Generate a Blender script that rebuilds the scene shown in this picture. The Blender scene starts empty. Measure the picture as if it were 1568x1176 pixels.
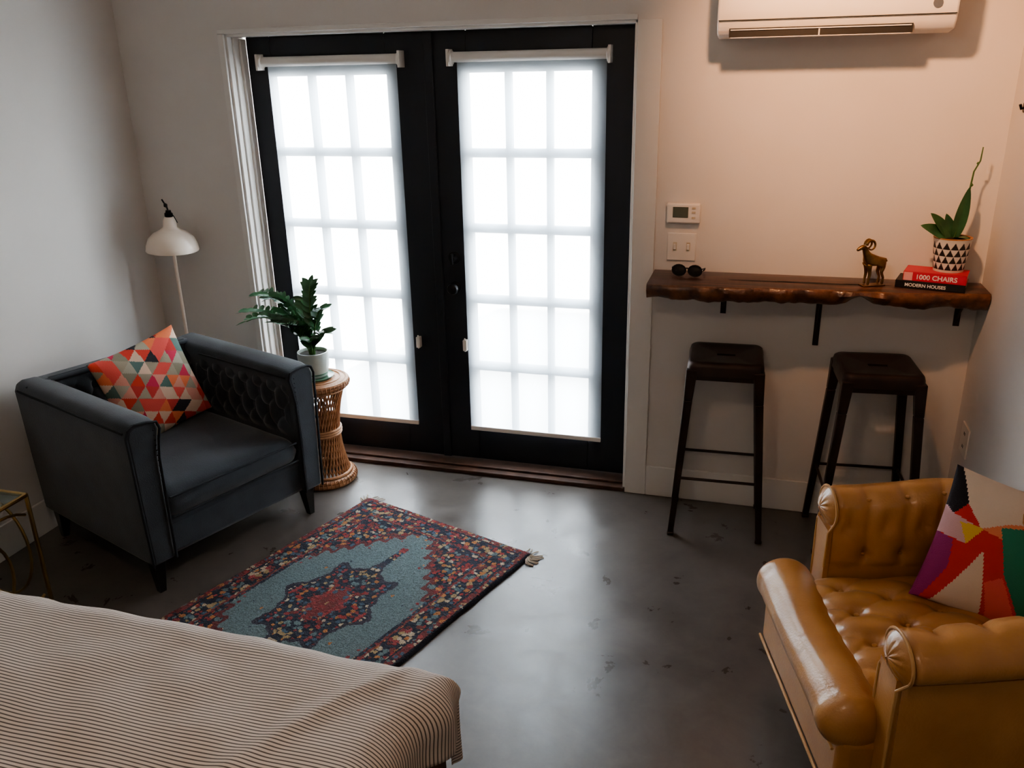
import bpy, bmesh, random
from math import *
from mathutils import Vector, Matrix, noise as mnoise
random.seed(7)
sc=bpy.context.scene

# ------------------------------------------------------------------ materials
def pmat(name,col,rough=.5,metal=0.,col2=None,nscale=8.,bump=0.,bscale=60.,coat=0.,sheen=0.,rvar=0.,emit=None,estr=0.,detail=6.,vcol=False,spec=None):
    m=bpy.data.materials.new(name); m.use_nodes=True
    nt=m.node_tree; N=nt.nodes; L=nt.links
    b=N["Principled BSDF"]
    b.inputs["Base Color"].default_value=(*col,1)
    b.inputs["Roughness"].default_value=rough
    b.inputs["Metallic"].default_value=metal
    b.inputs["Coat Weight"].default_value=coat
    b.inputs["Coat Roughness"].default_value=.15
    b.inputs["Sheen Weight"].default_value=sheen
    if spec is not None: b.inputs["Specular IOR Level"].default_value=spec
    tc=N.new("ShaderNodeTexCoord")
    if vcol:
        a=N.new("ShaderNodeVertexColor"); a.layer_name="Col"
        L.new(a.outputs["Color"],b.inputs["Base Color"])
    elif col2 is not None:
        n=N.new("ShaderNodeTexNoise"); n.inputs["Scale"].default_value=nscale; n.inputs["Detail"].default_value=detail
        L.new(tc.outputs["Object"],n.inputs["Vector"])
        r=N.new("ShaderNodeValToRGB")
        r.color_ramp.elements[0].position=.35; r.color_ramp.elements[1].position=.68
        r.color_ramp.elements[0].color=(*col,1); r.color_ramp.elements[1].color=(*col2,1)
        L.new(n.outputs["Fac"],r.inputs["Fac"]); L.new(r.outputs["Color"],b.inputs["Base Color"])
        if rvar:
            mr=N.new("ShaderNodeMapRange"); mr.inputs["To Min"].default_value=rough-rvar; mr.inputs["To Max"].default_value=rough+rvar
            L.new(n.outputs["Fac"],mr.inputs["Value"]); L.new(mr.outputs["Result"],b.inputs["Roughness"])
    if bump:
        n2=N.new("ShaderNodeTexNoise"); n2.inputs["Scale"].default_value=bscale; n2.inputs["Detail"].default_value=4
        L.new(tc.outputs["Object"],n2.inputs["Vector"])
        bp=N.new("ShaderNodeBump"); bp.inputs["Strength"].default_value=bump; bp.inputs["Distance"].default_value=.01
        L.new(n2.outputs["Fac"],bp.inputs["Height"]); L.new(bp.outputs["Normal"],b.inputs["Normal"])
    if emit is not None:
        b.inputs["Emission Color"].default_value=(*emit,1); b.inputs["Emission Strength"].default_value=estr
    return m

M={}
M['wall']=pmat("wall_paint",(.69,.66,.63),.75,col2=(.66,.63,.60),nscale=3,bump=.04,bscale=120)
M['trim']=pmat("trim_paint",(.72,.70,.67),.45,bump=.02,bscale=80)
M['ceil']=pmat("ceiling_paint",(.70,.67,.64),.9,bump=.03)
M['door']=pmat("navy_black_paint",(.006,.008,.014),.45,bump=.03,bscale=40)
M['thresh']=pmat("threshold_wood",(.05,.022,.012),.5,col2=(.09,.04,.022),nscale=20)
M['black']=pmat("black_metal",(.01,.01,.011),.35,metal=.6)
M['white']=pmat("white_plastic",(.76,.73,.69),.4,bump=.01)
M['dark']=pmat("dark_slot",(.008,.008,.008),.6,bump=.01)
M['silver']=pmat("nickel",(.5,.5,.5),.3,metal=1)
M['bronze']=pmat("stool_bronze_metal",(.026,.014,.011),.42,metal=.5,col2=(.045,.024,.017),nscale=12,rvar=.08)
M['velvet']=pmat("slate_velvet",(.013,.018,.025),.85,col2=(.023,.031,.040),nscale=9,bump=.15,bscale=200,sheen=.26)
M['piping']=pmat("velvet_piping",(.009,.013,.018),.8,bump=.05)
M['legs']=pmat("ebony_legs",(.008,.007,.006),.35,bump=.02)
M['leather']=pmat("ochre_leather",(.39,.180,.052),.34,col2=(.49,.245,.080),nscale=6,rvar=.07,bump=.12,bscale=140,coat=.3)
M['leatherp']=pmat("leather_piping",(.48,.27,.10),.45,bump=.05)
M['wicker']=pmat("rattan",(.46,.23,.11),.5,col2=(.34,.15,.06),nscale=30,bump=.1)
M['leaf']=pmat("zz_leaf",(.022,.075,.028),.30,col2=(.045,.14,.05),nscale=14,bump=.03)
M['stem']=pmat("plant_stem",(.05,.13,.03),.5,bump=.03)
M['soil']=pmat("soil",(.02,.013,.008),.95,bump=.6,bscale=60)
M['potg']=pmat("glazed_pot",(.45,.50,.46),.3,col2=(.55,.60,.55),nscale=8,coat=.3)
M['potgreen']=pmat("green_saucer",(.10,.20,.13),.3,coat=.3,bump=.01)
M['lamp']=pmat("cream_enamel",(.80,.68,.57),.35,coat=.2,bump=.01)
M['brass']=pmat("aged_brass",(.36,.22,.09),.36,metal=1,col2=(.16,.10,.045),nscale=30)
M['brassl']=pmat("brass_tube",(.45,.32,.14),.3,metal=1,bump=.02)
M['vc_rug']=pmat("rug_wool",(1,1,1),.95,vcol=True,bump=.5,bscale=220,sheen=.05)
M['vc_pil']=pmat("pillow_weave",(1,1,1),.9,vcol=True,bump=.25,bscale=320)
M['vc_pot']=pmat("pot_print",(1,1,1),.55,vcol=True,bump=.02)
M['fringe']=pmat("wool_fringe",(.55,.46,.36),.9,bump=.1)
M['bedwood']=pmat("bed_walnut",(.055,.028,.015),.5,col2=(.09,.046,.025),nscale=14,bump=.05)
M['sheet']=pmat("mattress_ticking",(.5,.47,.44),.9,bump=.1)
M['bookred']=pmat("book_red",(.55,.035,.07),.45,bump=.02)
M['bookblk']=pmat("book_black",(.012,.011,.012),.45,bump=.02)
M['paper']=pmat("book_pages",(.55,.49,.38),.9,bump=.2,bscale=200)
M['ink']=pmat("print_white",(.8,.78,.74),.6,bump=.01)
M['pink']=pmat("print_pink",(.75,.35,.33),.6,bump=.01)
M['lcd']=pmat("lcd_screen",(.10,.12,.09),.25,bump=.01)
M['bark']=pmat("live_edge_bark",(.045,.017,.009),.35,col2=(.19,.075,.030),nscale=18,bump=.9,bscale=26,coat=.3)
M['ground']=pmat("patio_paving",(.55,.53,.50),.8,col2=(.45,.43,.40),nscale=1.2,bump=.1)

def concrete():
    m=bpy.data.materials.new("polished_concrete"); m.use_nodes=True; nt=m.node_tree;N=nt.nodes;L=nt.links
    b=N["Principled BSDF"]; b.inputs["Specular IOR Level"].default_value=.55
    tc=N.new("ShaderNodeTexCoord")
    n1=N.new("ShaderNodeTexNoise"); n1.inputs["Scale"].default_value=1.4; n1.inputs["Detail"].default_value=8; n1.inputs["Roughness"].default_value=.6; n1.inputs["Distortion"].default_value=.6
    n2=N.new("ShaderNodeTexNoise"); n2.inputs["Scale"].default_value=6; n2.inputs["Detail"].default_value=8; n2.inputs["Roughness"].default_value=.62; n2.inputs["Distortion"].default_value=.4
    n3=N.new("ShaderNodeTexNoise"); n3.inputs["Scale"].default_value=24; n3.inputs["Detail"].default_value=5
    for n in(n1,n2,n3): L.new(tc.outputs["Object"],n.inputs["Vector"])
    mx=N.new("ShaderNodeMix"); mx.data_type='FLOAT'; mx.inputs[0].default_value=.42
    L.new(n1.outputs["Fac"],mx.inputs[2]);L.new(n2.outputs["Fac"],mx.inputs[3])
    r=N.new("ShaderNodeValToRGB"); r.color_ramp.interpolation='B_SPLINE'; e=r.color_ramp.elements
    e[0].position=.32;e[0].color=(.046,.037,.032,1);e[1].position=.68;e[1].color=(.165,.140,.120,1)
    L.new(mx.outputs[0],r.inputs["Fac"]);L.new(r.outputs["Color"],b.inputs["Base Color"])
    mr=N.new("ShaderNodeMapRange"); mr.interpolation_type='SMOOTHSTEP'; mr.inputs["From Min"].default_value=.2;mr.inputs["From Max"].default_value=.8;mr.inputs["To Min"].default_value=.24;mr.inputs["To Max"].default_value=.42
    L.new(n2.outputs["Fac"],mr.inputs["Value"]);L.new(mr.outputs["Result"],b.inputs["Roughness"])
    bp=N.new("ShaderNodeBump"); bp.inputs["Strength"].default_value=.08; bp.inputs["Distance"].default_value=.006
    L.new(n3.outputs["Fac"],bp.inputs["Height"]);L.new(bp.outputs["Normal"],b.inputs["Normal"])
    return m
M['floor']=concrete()
def wood():
    m=bpy.data.materials.new("walnut_slab"); m.use_nodes=True; nt=m.node_tree;N=nt.nodes;L=nt.links
    b=N["Principled BSDF"]; b.inputs["Roughness"].default_value=.28; b.inputs["Coat Weight"].default_value=.3
    tc=N.new("ShaderNodeTexCoord"); mp=N.new("ShaderNodeMapping"); mp.inputs["Scale"].default_value=(1.2,14,6)
    n=N.new("ShaderNodeTexNoise"); n.inputs["Scale"].default_value=2.2; n.inputs["Detail"].default_value=8; n.inputs["Distortion"].default_value=1.2
    r=N.new("ShaderNodeValToRGB"); e=r.color_ramp.elements
    e[0].position=.3;e[0].color=(.020,.009,.007,1);e[1].position=.75;e[1].color=(.15,.06,.034,1)
    x=e.new(.52);x.color=(.062,.025,.015,1)
    L.new(tc.outputs["Object"],mp.inputs["Vector"]);L.new(mp.outputs["Vector"],n.inputs["Vector"]);L.new(n.outputs["Fac"],r.inputs["Fac"]);L.new(r.outputs["Color"],b.inputs["Base Color"])
    return m
M['wood']=wood()
def fabric():
    # open-weave solar screen: part see-through, part light-diffusing
    m=bpy.data.materials.new("blind_fabric"); m.use_nodes=True; nt=m.node_tree;N=nt.nodes;L=nt.links
    N.remove(N["Principled BSDF"]); out=N["Material Output"]
    d=N.new("ShaderNodeBsdfDiffuse"); d.inputs["Color"].default_value=(.50,.50,.49,1)
    t=N.new("ShaderNodeBsdfTranslucent"); t.inputs["Color"].default_value=(.72,.80,.88,1)
    tr=N.new("ShaderNodeBsdfTransparent"); tr.inputs["Color"].default_value=(1,1,1,1)
    mx=N.new("ShaderNodeMixShader"); mx.inputs["Fac"].default_value=.68
    mx2=N.new("ShaderNodeMixShader"); mx2.inputs["Fac"].default_value=.34
    w=N.new("ShaderNodeTexNoise"); w.inputs["Scale"].default_value=300
    bp=N.new("ShaderNodeBump"); bp.inputs["Strength"].default_value=.1
    L.new(w.outputs["Fac"],bp.inputs["Height"]);L.new(bp.outputs["Normal"],d.inputs["Normal"])
    L.new(d.outputs[0],mx.inputs[1]);L.new(t.outputs[0],mx.inputs[2])
    L.new(mx.outputs[0],mx2.inputs[1]);L.new(tr.outputs[0],mx2.inputs[2]);L.new(mx2.outputs[0],out.inputs[0])
    return m
M['fabric']=fabric()
def glass(name,tint,gl):
    m=bpy.data.materials.new(name); m.use_nodes=True; nt=m.node_tree;N=nt.nodes;L=nt.links
    N.remove(N["Principled BSDF"]); out=N["Material Output"]
    t=N.new("ShaderNodeBsdfTransparent"); t.inputs["Color"].default_value=(*tint,1)
    g=N.new("ShaderNodeBsdfGlossy"); g.inputs["Roughness"].default_value=.03
    mx=N.new("ShaderNodeMixShader"); mx.inputs["Fac"].default_value=gl
    L.new(t.outputs[0],mx.inputs[1]);L.new(g.outputs[0],mx.inputs[2]);L.new(mx.outputs[0],out.inputs[0])
    return m
M['glass']=glass("window_glass",(.96,.98,.98),.05)
M['tglass']=glass("table_glass",(.75,.85,.82),.12)
def duvetmat():
    m=bpy.data.materials.new("ticking_stripe_cotton"); m.use_nodes=True; nt=m.node_tree;N=nt.nodes;L=nt.links
    b=N["Principled BSDF"]; b.inputs["Roughness"].default_value=.9; b.inputs["Sheen Weight"].default_value=.1
    uv=N.new("ShaderNodeUVMap"); uv.uv_map="UVMap"
    sp=N.new("ShaderNodeSeparateXYZ"); L.new(uv.outputs[0],sp.inputs[0])
    mu=N.new("ShaderNodeMath"); mu.operation='MULTIPLY'; mu.inputs[1].default_value=1/.0095; L.new(sp.outputs["Y"],mu.inputs[0])
    fr=N.new("ShaderNodeMath"); fr.operation='PINGPONG'; fr.inputs[1].default_value=.5; L.new(mu.outputs[0],fr.inputs[0])
    r=N.new("ShaderNodeValToRGB"); e=r.color_ramp.elements
    e[0].position=.13;e[0].color=(.125,.105,.092,1);e[1].position=.21;e[1].color=(.68,.59,.52,1)
    L.new(fr.outputs[0],r.inputs["Fac"]);L.new(r.outputs["Color"],b.inputs["Base Color"])
    tc=N.new("ShaderNodeTexCoord"); n=N.new("ShaderNodeTexNoise"); n.inputs["Scale"].default_value=9;n.inputs["Detail"].default_value=5
    L.new(tc.outputs["Object"],n.inputs["Vector"])
    bp=N.new("ShaderNodeBump"); bp.inputs["Strength"].default_value=.4; bp.inputs["Distance"].default_value=.03
    L.new(n.outputs["Fac"],bp.inputs["Height"]);L.new(bp.outputs["Normal"],b.inputs["Normal"])
    return m
M['duvet']=duvetmat()

# ------------------------------------------------------------------ mesh builder
class MB:
    def __init__(s): s.v=[];s.f=[];s.mi=[];s.col=[];s.uv=None
    def add(s,vs,fs,m=0,X=None,cols=None):
        o=len(s.v)
        for p in vs:
            p=Vector(p)
            if X is not None: p=X@p
            s.v.append(p)
        for i,f in enumerate(fs):
            s.f.append([o+k for k in f]); s.mi.append(m); s.col.append(cols[i] if cols else (1,1,1))
        return s
    def box(s,c,d,m=0,X=None):
        x,y,z=c;a,b,h=d[0]/2,d[1]/2,d[2]/2
        vs=[(x+i*a,y+j*b,z+k*h) for k in(-1,1) for j in(-1,1) for i in(-1,1)]
        fs=[(0,2,3,1),(4,5,7,6),(0,1,5,4),(2,6,7,3),(0,4,6,2),(1,3,7,5)]
        return s.add(vs,fs,m,X)
    def bx(s,x0,x1,y0,y1,z0,z1,m=0,X=None):
        return s.box(((x0+x1)/2,(y0+y1)/2,(z0+z1)/2),(x1-x0,y1-y0,z1-z0),m,X)
    def beam(s,p0,p1,s0,s1,m=0,X=None):
        vs=[]
        for p,w in((p0,s0),(p1,s1)):
            for j in(-1,1):
                for i in(-1,1): vs.append((p[0]+i*w[0]/2,p[1]+j*w[1]/2,p[2]))
        fs=[(0,2,3,1),(4,5,7,6),(0,1,5,4),(2,6,7,3),(0,4,6,2),(1,3,7,5)]
        return s.add(vs,fs,m,X)
    def lathe(s,prof,c=(0,0,0),seg=32,m=0,X=None,sx=1,sy=1,colf=None):
        vs=[];n=len(prof)
        for (r,z) in prof:
            for k in range(seg):
                a=2*pi*k/seg; vs.append((c[0]+r*sx*cos(a),c[1]+r*sy*sin(a),c[2]+z))
        fs=[];cols=[]
        for i in range(n-1):
            for k in range(seg):
                k2=(k+1)%seg; fs.append((i*seg+k,i*seg+k2,(i+1)*seg+k2,(i+1)*seg+k))
                if colf: cols.append(colf((i+.5)/(n-1),(k+.5)/seg))
        if prof[0][0]>1e-5:
            fs.append(tuple(range(seg))[::-1]); cols.append((.8,.8,.8))
        if prof[-1][0]>1e-5:
            fs.append(tuple((n-1)*seg+k for k in range(seg))); cols.append((.8,.8,.8))
        return s.add(vs,fs,m,X,cols if colf else None)
    def tube(s,pts,r,seg=8,m=0,X=None,closed=False,flat=1.):
        pts=[Vector(p) for p in pts];n=len(pts)
        vs=[];prevn=None
        for i,p in enumerate(pts):
            if closed: t=pts[(i+1)%n]-pts[i-1]
            else: t=pts[min(i+1,n-1)]-pts[max(i-1,0)]
            if t.length<1e-9: t=Vector((0,0,1))
            t.normalize()
            if prevn is None:
                up=Vector((0,0,1)) if abs(t.z)<.9 else Vector((1,0,0))
                nn=(up-t*up.dot(t)).normalized()
            else:
                nn=prevn-t*prevn.dot(t)
                nn=nn.normalized() if nn.length>1e-6 else prevn
            prevn=nn; bb=t.cross(nn)
            rr=r[i] if isinstance(r,(list,tuple)) else r
            for k in range(seg):
                a=2*pi*k/seg; vs.append(p+nn*cos(a)*rr+bb*sin(a)*rr*flat)
        fs=[]
        for i in range(n if closed else n-1):
            j=(i+1)%n
            for k in range(seg):
                k2=(k+1)%seg; fs.append((i*seg+k,i*seg+k2,j*seg+k2,j*seg+k))
        if not closed:
            fs.append(tuple(range(seg))[::-1]); fs.append(tuple((n-1)*seg+k for k in range(seg)))
        return s.add(vs,fs,m,X)
    def grid(s,nu,nv,fn,m=0,X=None,colf=None):
        vs=[fn(i/nu,j/nv) for j in range(nv+1) for i in range(nu+1)]
        fs=[];cols=[]
        for j in range(nv):
            for i in range(nu):
                a=j*(nu+1)+i; fs.append((a,a+1,a+nu+2,a+nu+1))
                if colf: cols.append(colf((i+.5)/nu,(j+.5)/nv))
        return s.add(vs,fs,m,X,cols if colf else None)
    def obj(s,name,mats,parent=None,bevel=0,bseg=3,sub=0,loc=None,rot=None,smooth=True,weld=True,colors=False,uvs=None,ang=35):
        me=bpy.data.meshes.new(name)
        me.from_pydata([tuple(v) for v in s.v],[],s.f)
        for i,p in enumerate(me.polygons): p.material_index=s.mi[i]; p.use_smooth=smooth
        if colors:
            ca=me.color_attributes.new(name="Col",type='FLOAT_COLOR',domain='CORNER')
            buf=[]
            for i,p in enumerate(me.polygons):
                for _ in range(p.loop_total): buf.extend((*s.col[i],1))
            ca.data.foreach_set("color",buf)
        if uvs:
            ul=me.uv_layers.new(name="UVMap"); 
            buf=[]
            for l in me.loops: buf.extend(uvs[l.vertex_index])
            ul.data.foreach_set("uv",buf)
        bm=bmesh.new(); bm.from_mesh(me)
        if weld: bmesh.ops.remove_doubles(bm,verts=bm.verts,dist=1e-5)
        bmesh.ops.recalc_face_normals(bm,faces=bm.faces)
        if smooth:
            for e in bm.edges:
                if len(e.link_faces)==2 and e.calc_face_angle(0)>radians(ang): e.smooth=False
        bm.to_mesh(me); bm.free()
        for mt in mats: me.materials.append(M[mt])
        o=bpy.data.objects.new(name,me); sc.collection.objects.link(o)
        if bevel:
            b=o.modifiers.new("Bevel",'BEVEL'); b.width=bevel; b.segments=bseg; b.limit_method='ANGLE'; b.angle_limit=radians(40); b.harden_normals=False
        if sub:
            q=o.modifiers.new("Sub",'SUBSURF'); q.levels=sub; q.render_levels=sub
        if parent: o.parent=parent
        if loc: o.location=loc
        if rot: o.rotation_euler=rot
        return o
def empty(name,loc=(0,0,0),rot=(0,0,0)):
    o=bpy.data.objects.new(name,None); sc.collection.objects.link(o); o.location=loc; o.rotation_euler=rot; o.empty_display_size=.1
    return o

# ------------------------------------------------------------------ room
XL,XR,XJ,YF,ZC=-3.05,.87,1.35,-4.7,2.75
DX0,DX1,DZ=-2.46,-.54,2.13
MB().bx(XL-.15,XJ+.15,YF-.15,.25,-.1,0).obj("floor",['floor'],smooth=False)
MB().bx(XL-.15,XJ+.15,YF-.15,.25,ZC,ZC+.1).obj("ceiling",['ceil'],smooth=False)
w=MB(); w.bx(XL-.15,DX0,0,.25,0,ZC); w.bx(DX1,XJ+.15,0,.25,0,ZC); w.bx(DX0,DX1,0,.25,DZ,ZC); w.obj("wall_back",['wall'],smooth=False,weld=False)
MB().bx(XL-.15,XL,YF,0,0,ZC).obj("wall_left",['wall'],smooth=False)
w=MB(); w.bx(XR,XJ+.15,-1.12,0,0,ZC); w.bx(XJ,XJ+.15,YF,-1.12,0,ZC); w.obj("wall_right",['wall'],smooth=False,weld=False)
MB().bx(XL-.15,XJ+.15,YF-.15,YF,0,ZC).obj("wall_front",['wall'],smooth=False)
BH=.155
MB().bx(-.44,XR,-.014,0,0,BH).obj("baseboard_back",['trim'],bevel=.004)
MB().bx(XL,DX0-.03,-.014,0,0,BH).obj("baseboard_back_corner",['trim'],bevel=.004)
MB().bx(XL,XL+.014,YF,-.014,0,BH).obj("baseboard_left",['trim'],bevel=.004)
MB().bx(XR-.014,XR,-1.12,-.014,0,BH).obj("baseboard_right",['trim'],bevel=.004)
t=MB(); t.bx(DX1,DX1+.10,-.012,0,0,DZ); t.obj("trim_1",['trim'],bevel=.003)
t=MB()
t.bx(DX0-.03,DX0,-.015,0,0,DZ); t.bx(DX0-.03,DX1,-.015,0,DZ+.0005,DZ+.022)
t.obj("trim_2",['trim'],bevel=.003,weld=False)
t=MB()
t.bx(DX0,DX0+.012,0,.12,0,DZ); t.bx(DX0+.012,DX0+.022,.035,.12,0,DZ-.012);t.bx(DX0+.022,DX0+.034,.075,.12,0,DZ-.02)
t.bx(DX1-.012,DX1,0,.12,0,DZ); t.bx(DX0,DX1,0,.12,DZ-.012,DZ)
t.obj("trim_3",['trim'],bevel=.002,weld=False)
t=MB(); t.bx(DX0,DX1,-.01,.24,0,.022); t.bx(DX0,DX1,.03,.20,.022,.034); t.obj("trim_4",['thresh'],bevel=.004,weld=False)

def door(name,x0,x1,gx0,gx1,hw):
    y0,y1=.115,.16
    g=empty(name)
    d=MB(); z0,z1=.036,DZ-.012; gz0,gz1=.20,1.94
    d.bx(x0,gx0,y0,y1,z0,z1);d.bx(gx1,x1,y0,y1,z0,z1);d.bx(gx0,gx1,y0,y1,z0,gz0);d.bx(gx0,gx1,y0,y1,gz1,z1)
    W=(gx1-gx0);mw=.030
    for i in(1,2):
        c=gx0+W*i/3; d.bx(c-mw/2,c+mw/2,y0+.002,y1-.004,gz0,gz1)
    for j in range(1,5):
        c=gz0+(gz1-gz0)*j/5; d.bx(gx0,gx1,y0+.003,y1-.006,c-.020,c+.020)
    d.obj("leaf_frame",['door'],g,bevel=.003,weld=False)
    MB().bx(gx0,gx1,.138,.141,gz0,gz1).obj("glass_panes",['glass'],g,smooth=False)
    if hw:
        h=MB(); RX=Matrix.Rotation(pi/2,4,'X')
        for z,r in((1.10,.032),(.955,.030)):
            h.lathe([(0,0),(r,0),(r,.008),(r*.6,.012),(r*.35,.03),(r*.35,.035)],seg=24,X=Matrix.Translation((hw,y0,z))@RX)
        h.lathe([(0,.03),(.012,.03),(.024,.037),(.028,.048),(.024,.06),(.012,.066),(0,.067)],seg=24,X=Matrix.Translation((hw,y0,.955))@RX)
        h.bx(hw-.005,hw+.005,y0-.055,y0-.03,1.075,1.125)
        h.obj("handle_set",['black'],g,bevel=.002,weld=False)
        a=MB(); a.bx(x0-.022,x0+.02,y0-.012,y0,z0,z1); a.obj("astragal",['door'],g,bevel=.003)
    return g
door("door_1",DX0+.036,-1.503,-2.30,-1.71,None)
door("door_2",-1.497,DX1-.014,-1.32,-.75,-1.415)

def blind(x0,x1,rx0,rx1,zt,zb,cord):
    g=empty("roller_blind"); y=.088
    f=MB(); f.grid(8,40,lambda u,v:(x0+(x1-x0)*u,y+.003*sin(v*pi)*sin(u*pi),zb+(zt-zb)*v)); f.obj("fabric_sheet",['fabric'],g)
    r=MB(); RY=Matrix.Rotation(pi/2,4,'Y')
    r.lathe([(0,0),(.02,0),(.022,.004),(.022,rx1-rx0-.004),(.02,rx1-rx0),(0,rx1-rx0)],seg=24,X=Matrix.Translation((rx0,y-.002,zt+.012))@RY)
    for x in(rx0-.006,rx1-.004):
        r.bx(x-.003,x+.009,y-.034,.114,zt-.026,zt+.046)
    for xx in(rx1-.012,rx0-.002):
        r.lathe([(0,0),(.032,0),(.032,.014),(0,.014)],seg=20,X=Matrix.Translation((xx,y-.006,zt+.010))@RY)
    r.bx(x0,x1,y-.005,y+.005,zb-.02,zb+.002)
    r.obj("roller_and_bar",['white'],g,bevel=.002,weld=False)
    c=MB(); c.bx(cord-.010,cord+.010,.085,.114,.635,.69); c.tube([(cord,.09,.63),(cord,.092,.69),(cord,.09,.70)],.004,8)
    c.obj("cord_tensioner",['white'],g,bevel=.005,weld=False)
blind(-2.305,-1.645,-2.34,-1.62,1.995,.23,-1.622)
blind(-1.355,-.68,-1.385,-.665,1.995,.23,-1.372)

# ------------------------------------------------------------------ AC unit
g=empty("air_conditioner")
a=MB()
prof=[(0,2.06),(-.10,2.045),(-.19,2.055),(-.215,2.085),(-.222,2.14),(-.222,2.31),(-.20,2.345),(0,2.345)]
def extr(mb,prof,x0,x1,m=0,X=None):
    n=len(prof); vs=[(x,p[0],p[1]) for x in(x0,x1) for p in prof]
    fs=[tuple(range(n)),tuple(range(n,2*n))[::-1]]+[(i,(i+1)%n,n+(i+1)%n,n+i) for i in range(n)]
    mb.add(vs,fs,m,X)
extr(a,prof,-.215,.60); a.obj("housing",['white'],g,bevel=.008,ang=60)
b=MB(); b.bx(-.17,.46,-.2165,-.13,2.048,2.078); b.obj("air_outlet",['dark'],g)
b=MB(); b.bx(-.165,.455,-.215,-.15,2.044,2.047); b.bx(-.165,.455,-.221,-.216,2.070,2.074)
b.bx(.145,.150,-.218,-.14,2.046,2.074)
b.obj("louvre",['white'],g,bevel=.001,weld=False)
b=MB(); b.bx(-.21,.595,-.2245,-.222,2.104,2.107); b.obj("panel_seam",['dark'],g)
b=MB(); b.lathe([(0,0),(.016,0),(.016,.003),(0,.003)],seg=16,X=Matrix.Translation((.53,-.2215,2.14))@Matrix.Rotation(pi/2,4,'X')); b.obj("display_eye",['silver'],g)

g=empty("thermostat")
MB().bx(-.392,-.25,-.03,0,1.32,1.405).obj("case",['white'],g,bevel=.008)
MB().bx(-.365,-.30,-.032,-.029,1.345,1.39).obj("screen",['lcd'],g,bevel=.001)
b=MB(); 
for z in(1.345,1.368,1.386): b.bx(-.285,-.27,-.034,-.029,z-.004,z+.004)
b.obj("buttons",['paper'],g,bevel=.001,weld=False)
g=empty("light_switch")
MB().bx(-.385,-.262,-.007,0,1.155,1.275).obj("plate",['white'],g,bevel=.003)
b=MB()
for x in(-.352,-.295): b.bx(x-.005,x+.005,-.017,-.005,1.205,1.228)
b.obj("toggles",['trim'],g,bevel=.001,weld=False)
b=MB()
for x in(-.352,-.295):
    b.bx(x-.008,x+.008,-.0078,-.006,1.198,1.235)
b.obj("toggle_slots",['paper'],g,weld=False)
g=empty("wall_outlet")
MB().bx(XR-.007,XR,-.235,-.115,.435,.56).obj("plate",['white'],g,bevel=.003)
b=MB()
for z in(.47,.525):
    for y in(-.182,-.168): b.bx(XR-.0085,XR-.006,y-.0015,y+.0015,z-.006,z+.006)
b.obj("slots",['dark'],g,weld=False)
g=empty("coat_hook")
b=MB(); b.lathe([(0,0),(.018,0),(.018,.006),(0,.006)],seg=20,X=Matrix.Translation((XR,-.175,1.79))@Matrix.Rotation(-pi/2,4,'Y'))
b.tube([(XR-.003,-.175,1.79),(XR-.014,-.178,1.785),(XR-.02,-.182,1.80)],.005,8); b.obj("hook_body",['black'],g,weld=False)

# ------------------------------------------------------------------ live edge shelf
g=empty("live_edge_shelf")
NX=160
def fy(x,ph):
    u=(x+.44)/1.30
    base=-.285+.09*u**1.3
    return base+.008*sin(x*9+ph)+.011*mnoise.noise(Vector((x*12,ph,0)))+.004*mnoise.noise(Vector((x*40,ph,3)))
vs=[]
x0,x1=-.435,XR-.004
secs=[]
for i in range(NX+1):
    x=x0+(x1-x0)*i/NX
    yt=fy(x,0); kn=exp(-((x-.40)/.045)**2)
    yb=yt+.014+.014*mnoise.noise(Vector((x*15,3,1)))+.040*kn
    zb=1.046+.012*mnoise.noise(Vector((x*9,7,0)))+.004*mnoise.noise(Vector((x*35,7,4)))+.030*kn
    secs.append([(x,-.001,1.11),(x,yt+.008,1.11),(x,yt,1.105),(x,yt-.004+.007*mnoise.noise(Vector((x*30,0,2))),1.086+.008*kn),(x,yb,zb+.006),(x,yb+.01,zb),(x,-.001,1.06)])
n=7
for sct in secs: vs+=sct
b1=MB()
F0=[];F1=[]
for i in range(NX):
    for k in range(n):
        q=(i*n+k,i*n+(k+1)%n,(i+1)*n+(k+1)%n,(i+1)*n+k)
        (F1 if k in(1,2,3,4) else F0).append(q)
F0+= [tuple(range(n)),tuple(NX*n+k for k in range(n))[::-1]]
b1.add(vs,F0+F1,0)
for i in range(len(F0),len(F0)+len(F1)): b1.mi[i]=1
b1.obj("slab",['wood','bark'],g,ang=50)
c=MB()
def blob(cx,cy,rx,ry,m=0):
    vs=[(cx,cy,1.1108)];N=24
    for k in range(N):
        a=2*pi*k/N; rr=1+.35*mnoise.noise(Vector((cx*9+cos(a)*2,sin(a)*2,0)))
        vs.append((cx+rx*rr*cos(a),cy+ry*rr*sin(a),1.1108))
    c.add(vs,[(0,1+k,1+(k+1)%N) for k in range(N)])
blob(.02,-.135,.13,.010);blob(.25,-.13,.16,.014);blob(.42,-.12,.09,.008)
c.obj("crack_fill",['dark'],g,weld=False)
for x,h in((-.13,.13),(.265,.25),(.80,.13)):
    k=MB(); k.bx(x-.012,x+.012,-.006,0,1.058-h,1.058); k.bx(x-.012,x+.012,-.15,0,1.050,1.057)
    k.beam((x,-.003,1.058-h*.75),(x,-.10,1.052),(.008,.008),(.008,.008)); k.obj("bracket",['bronze'],g,bevel=.001,weld=False)

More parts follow.
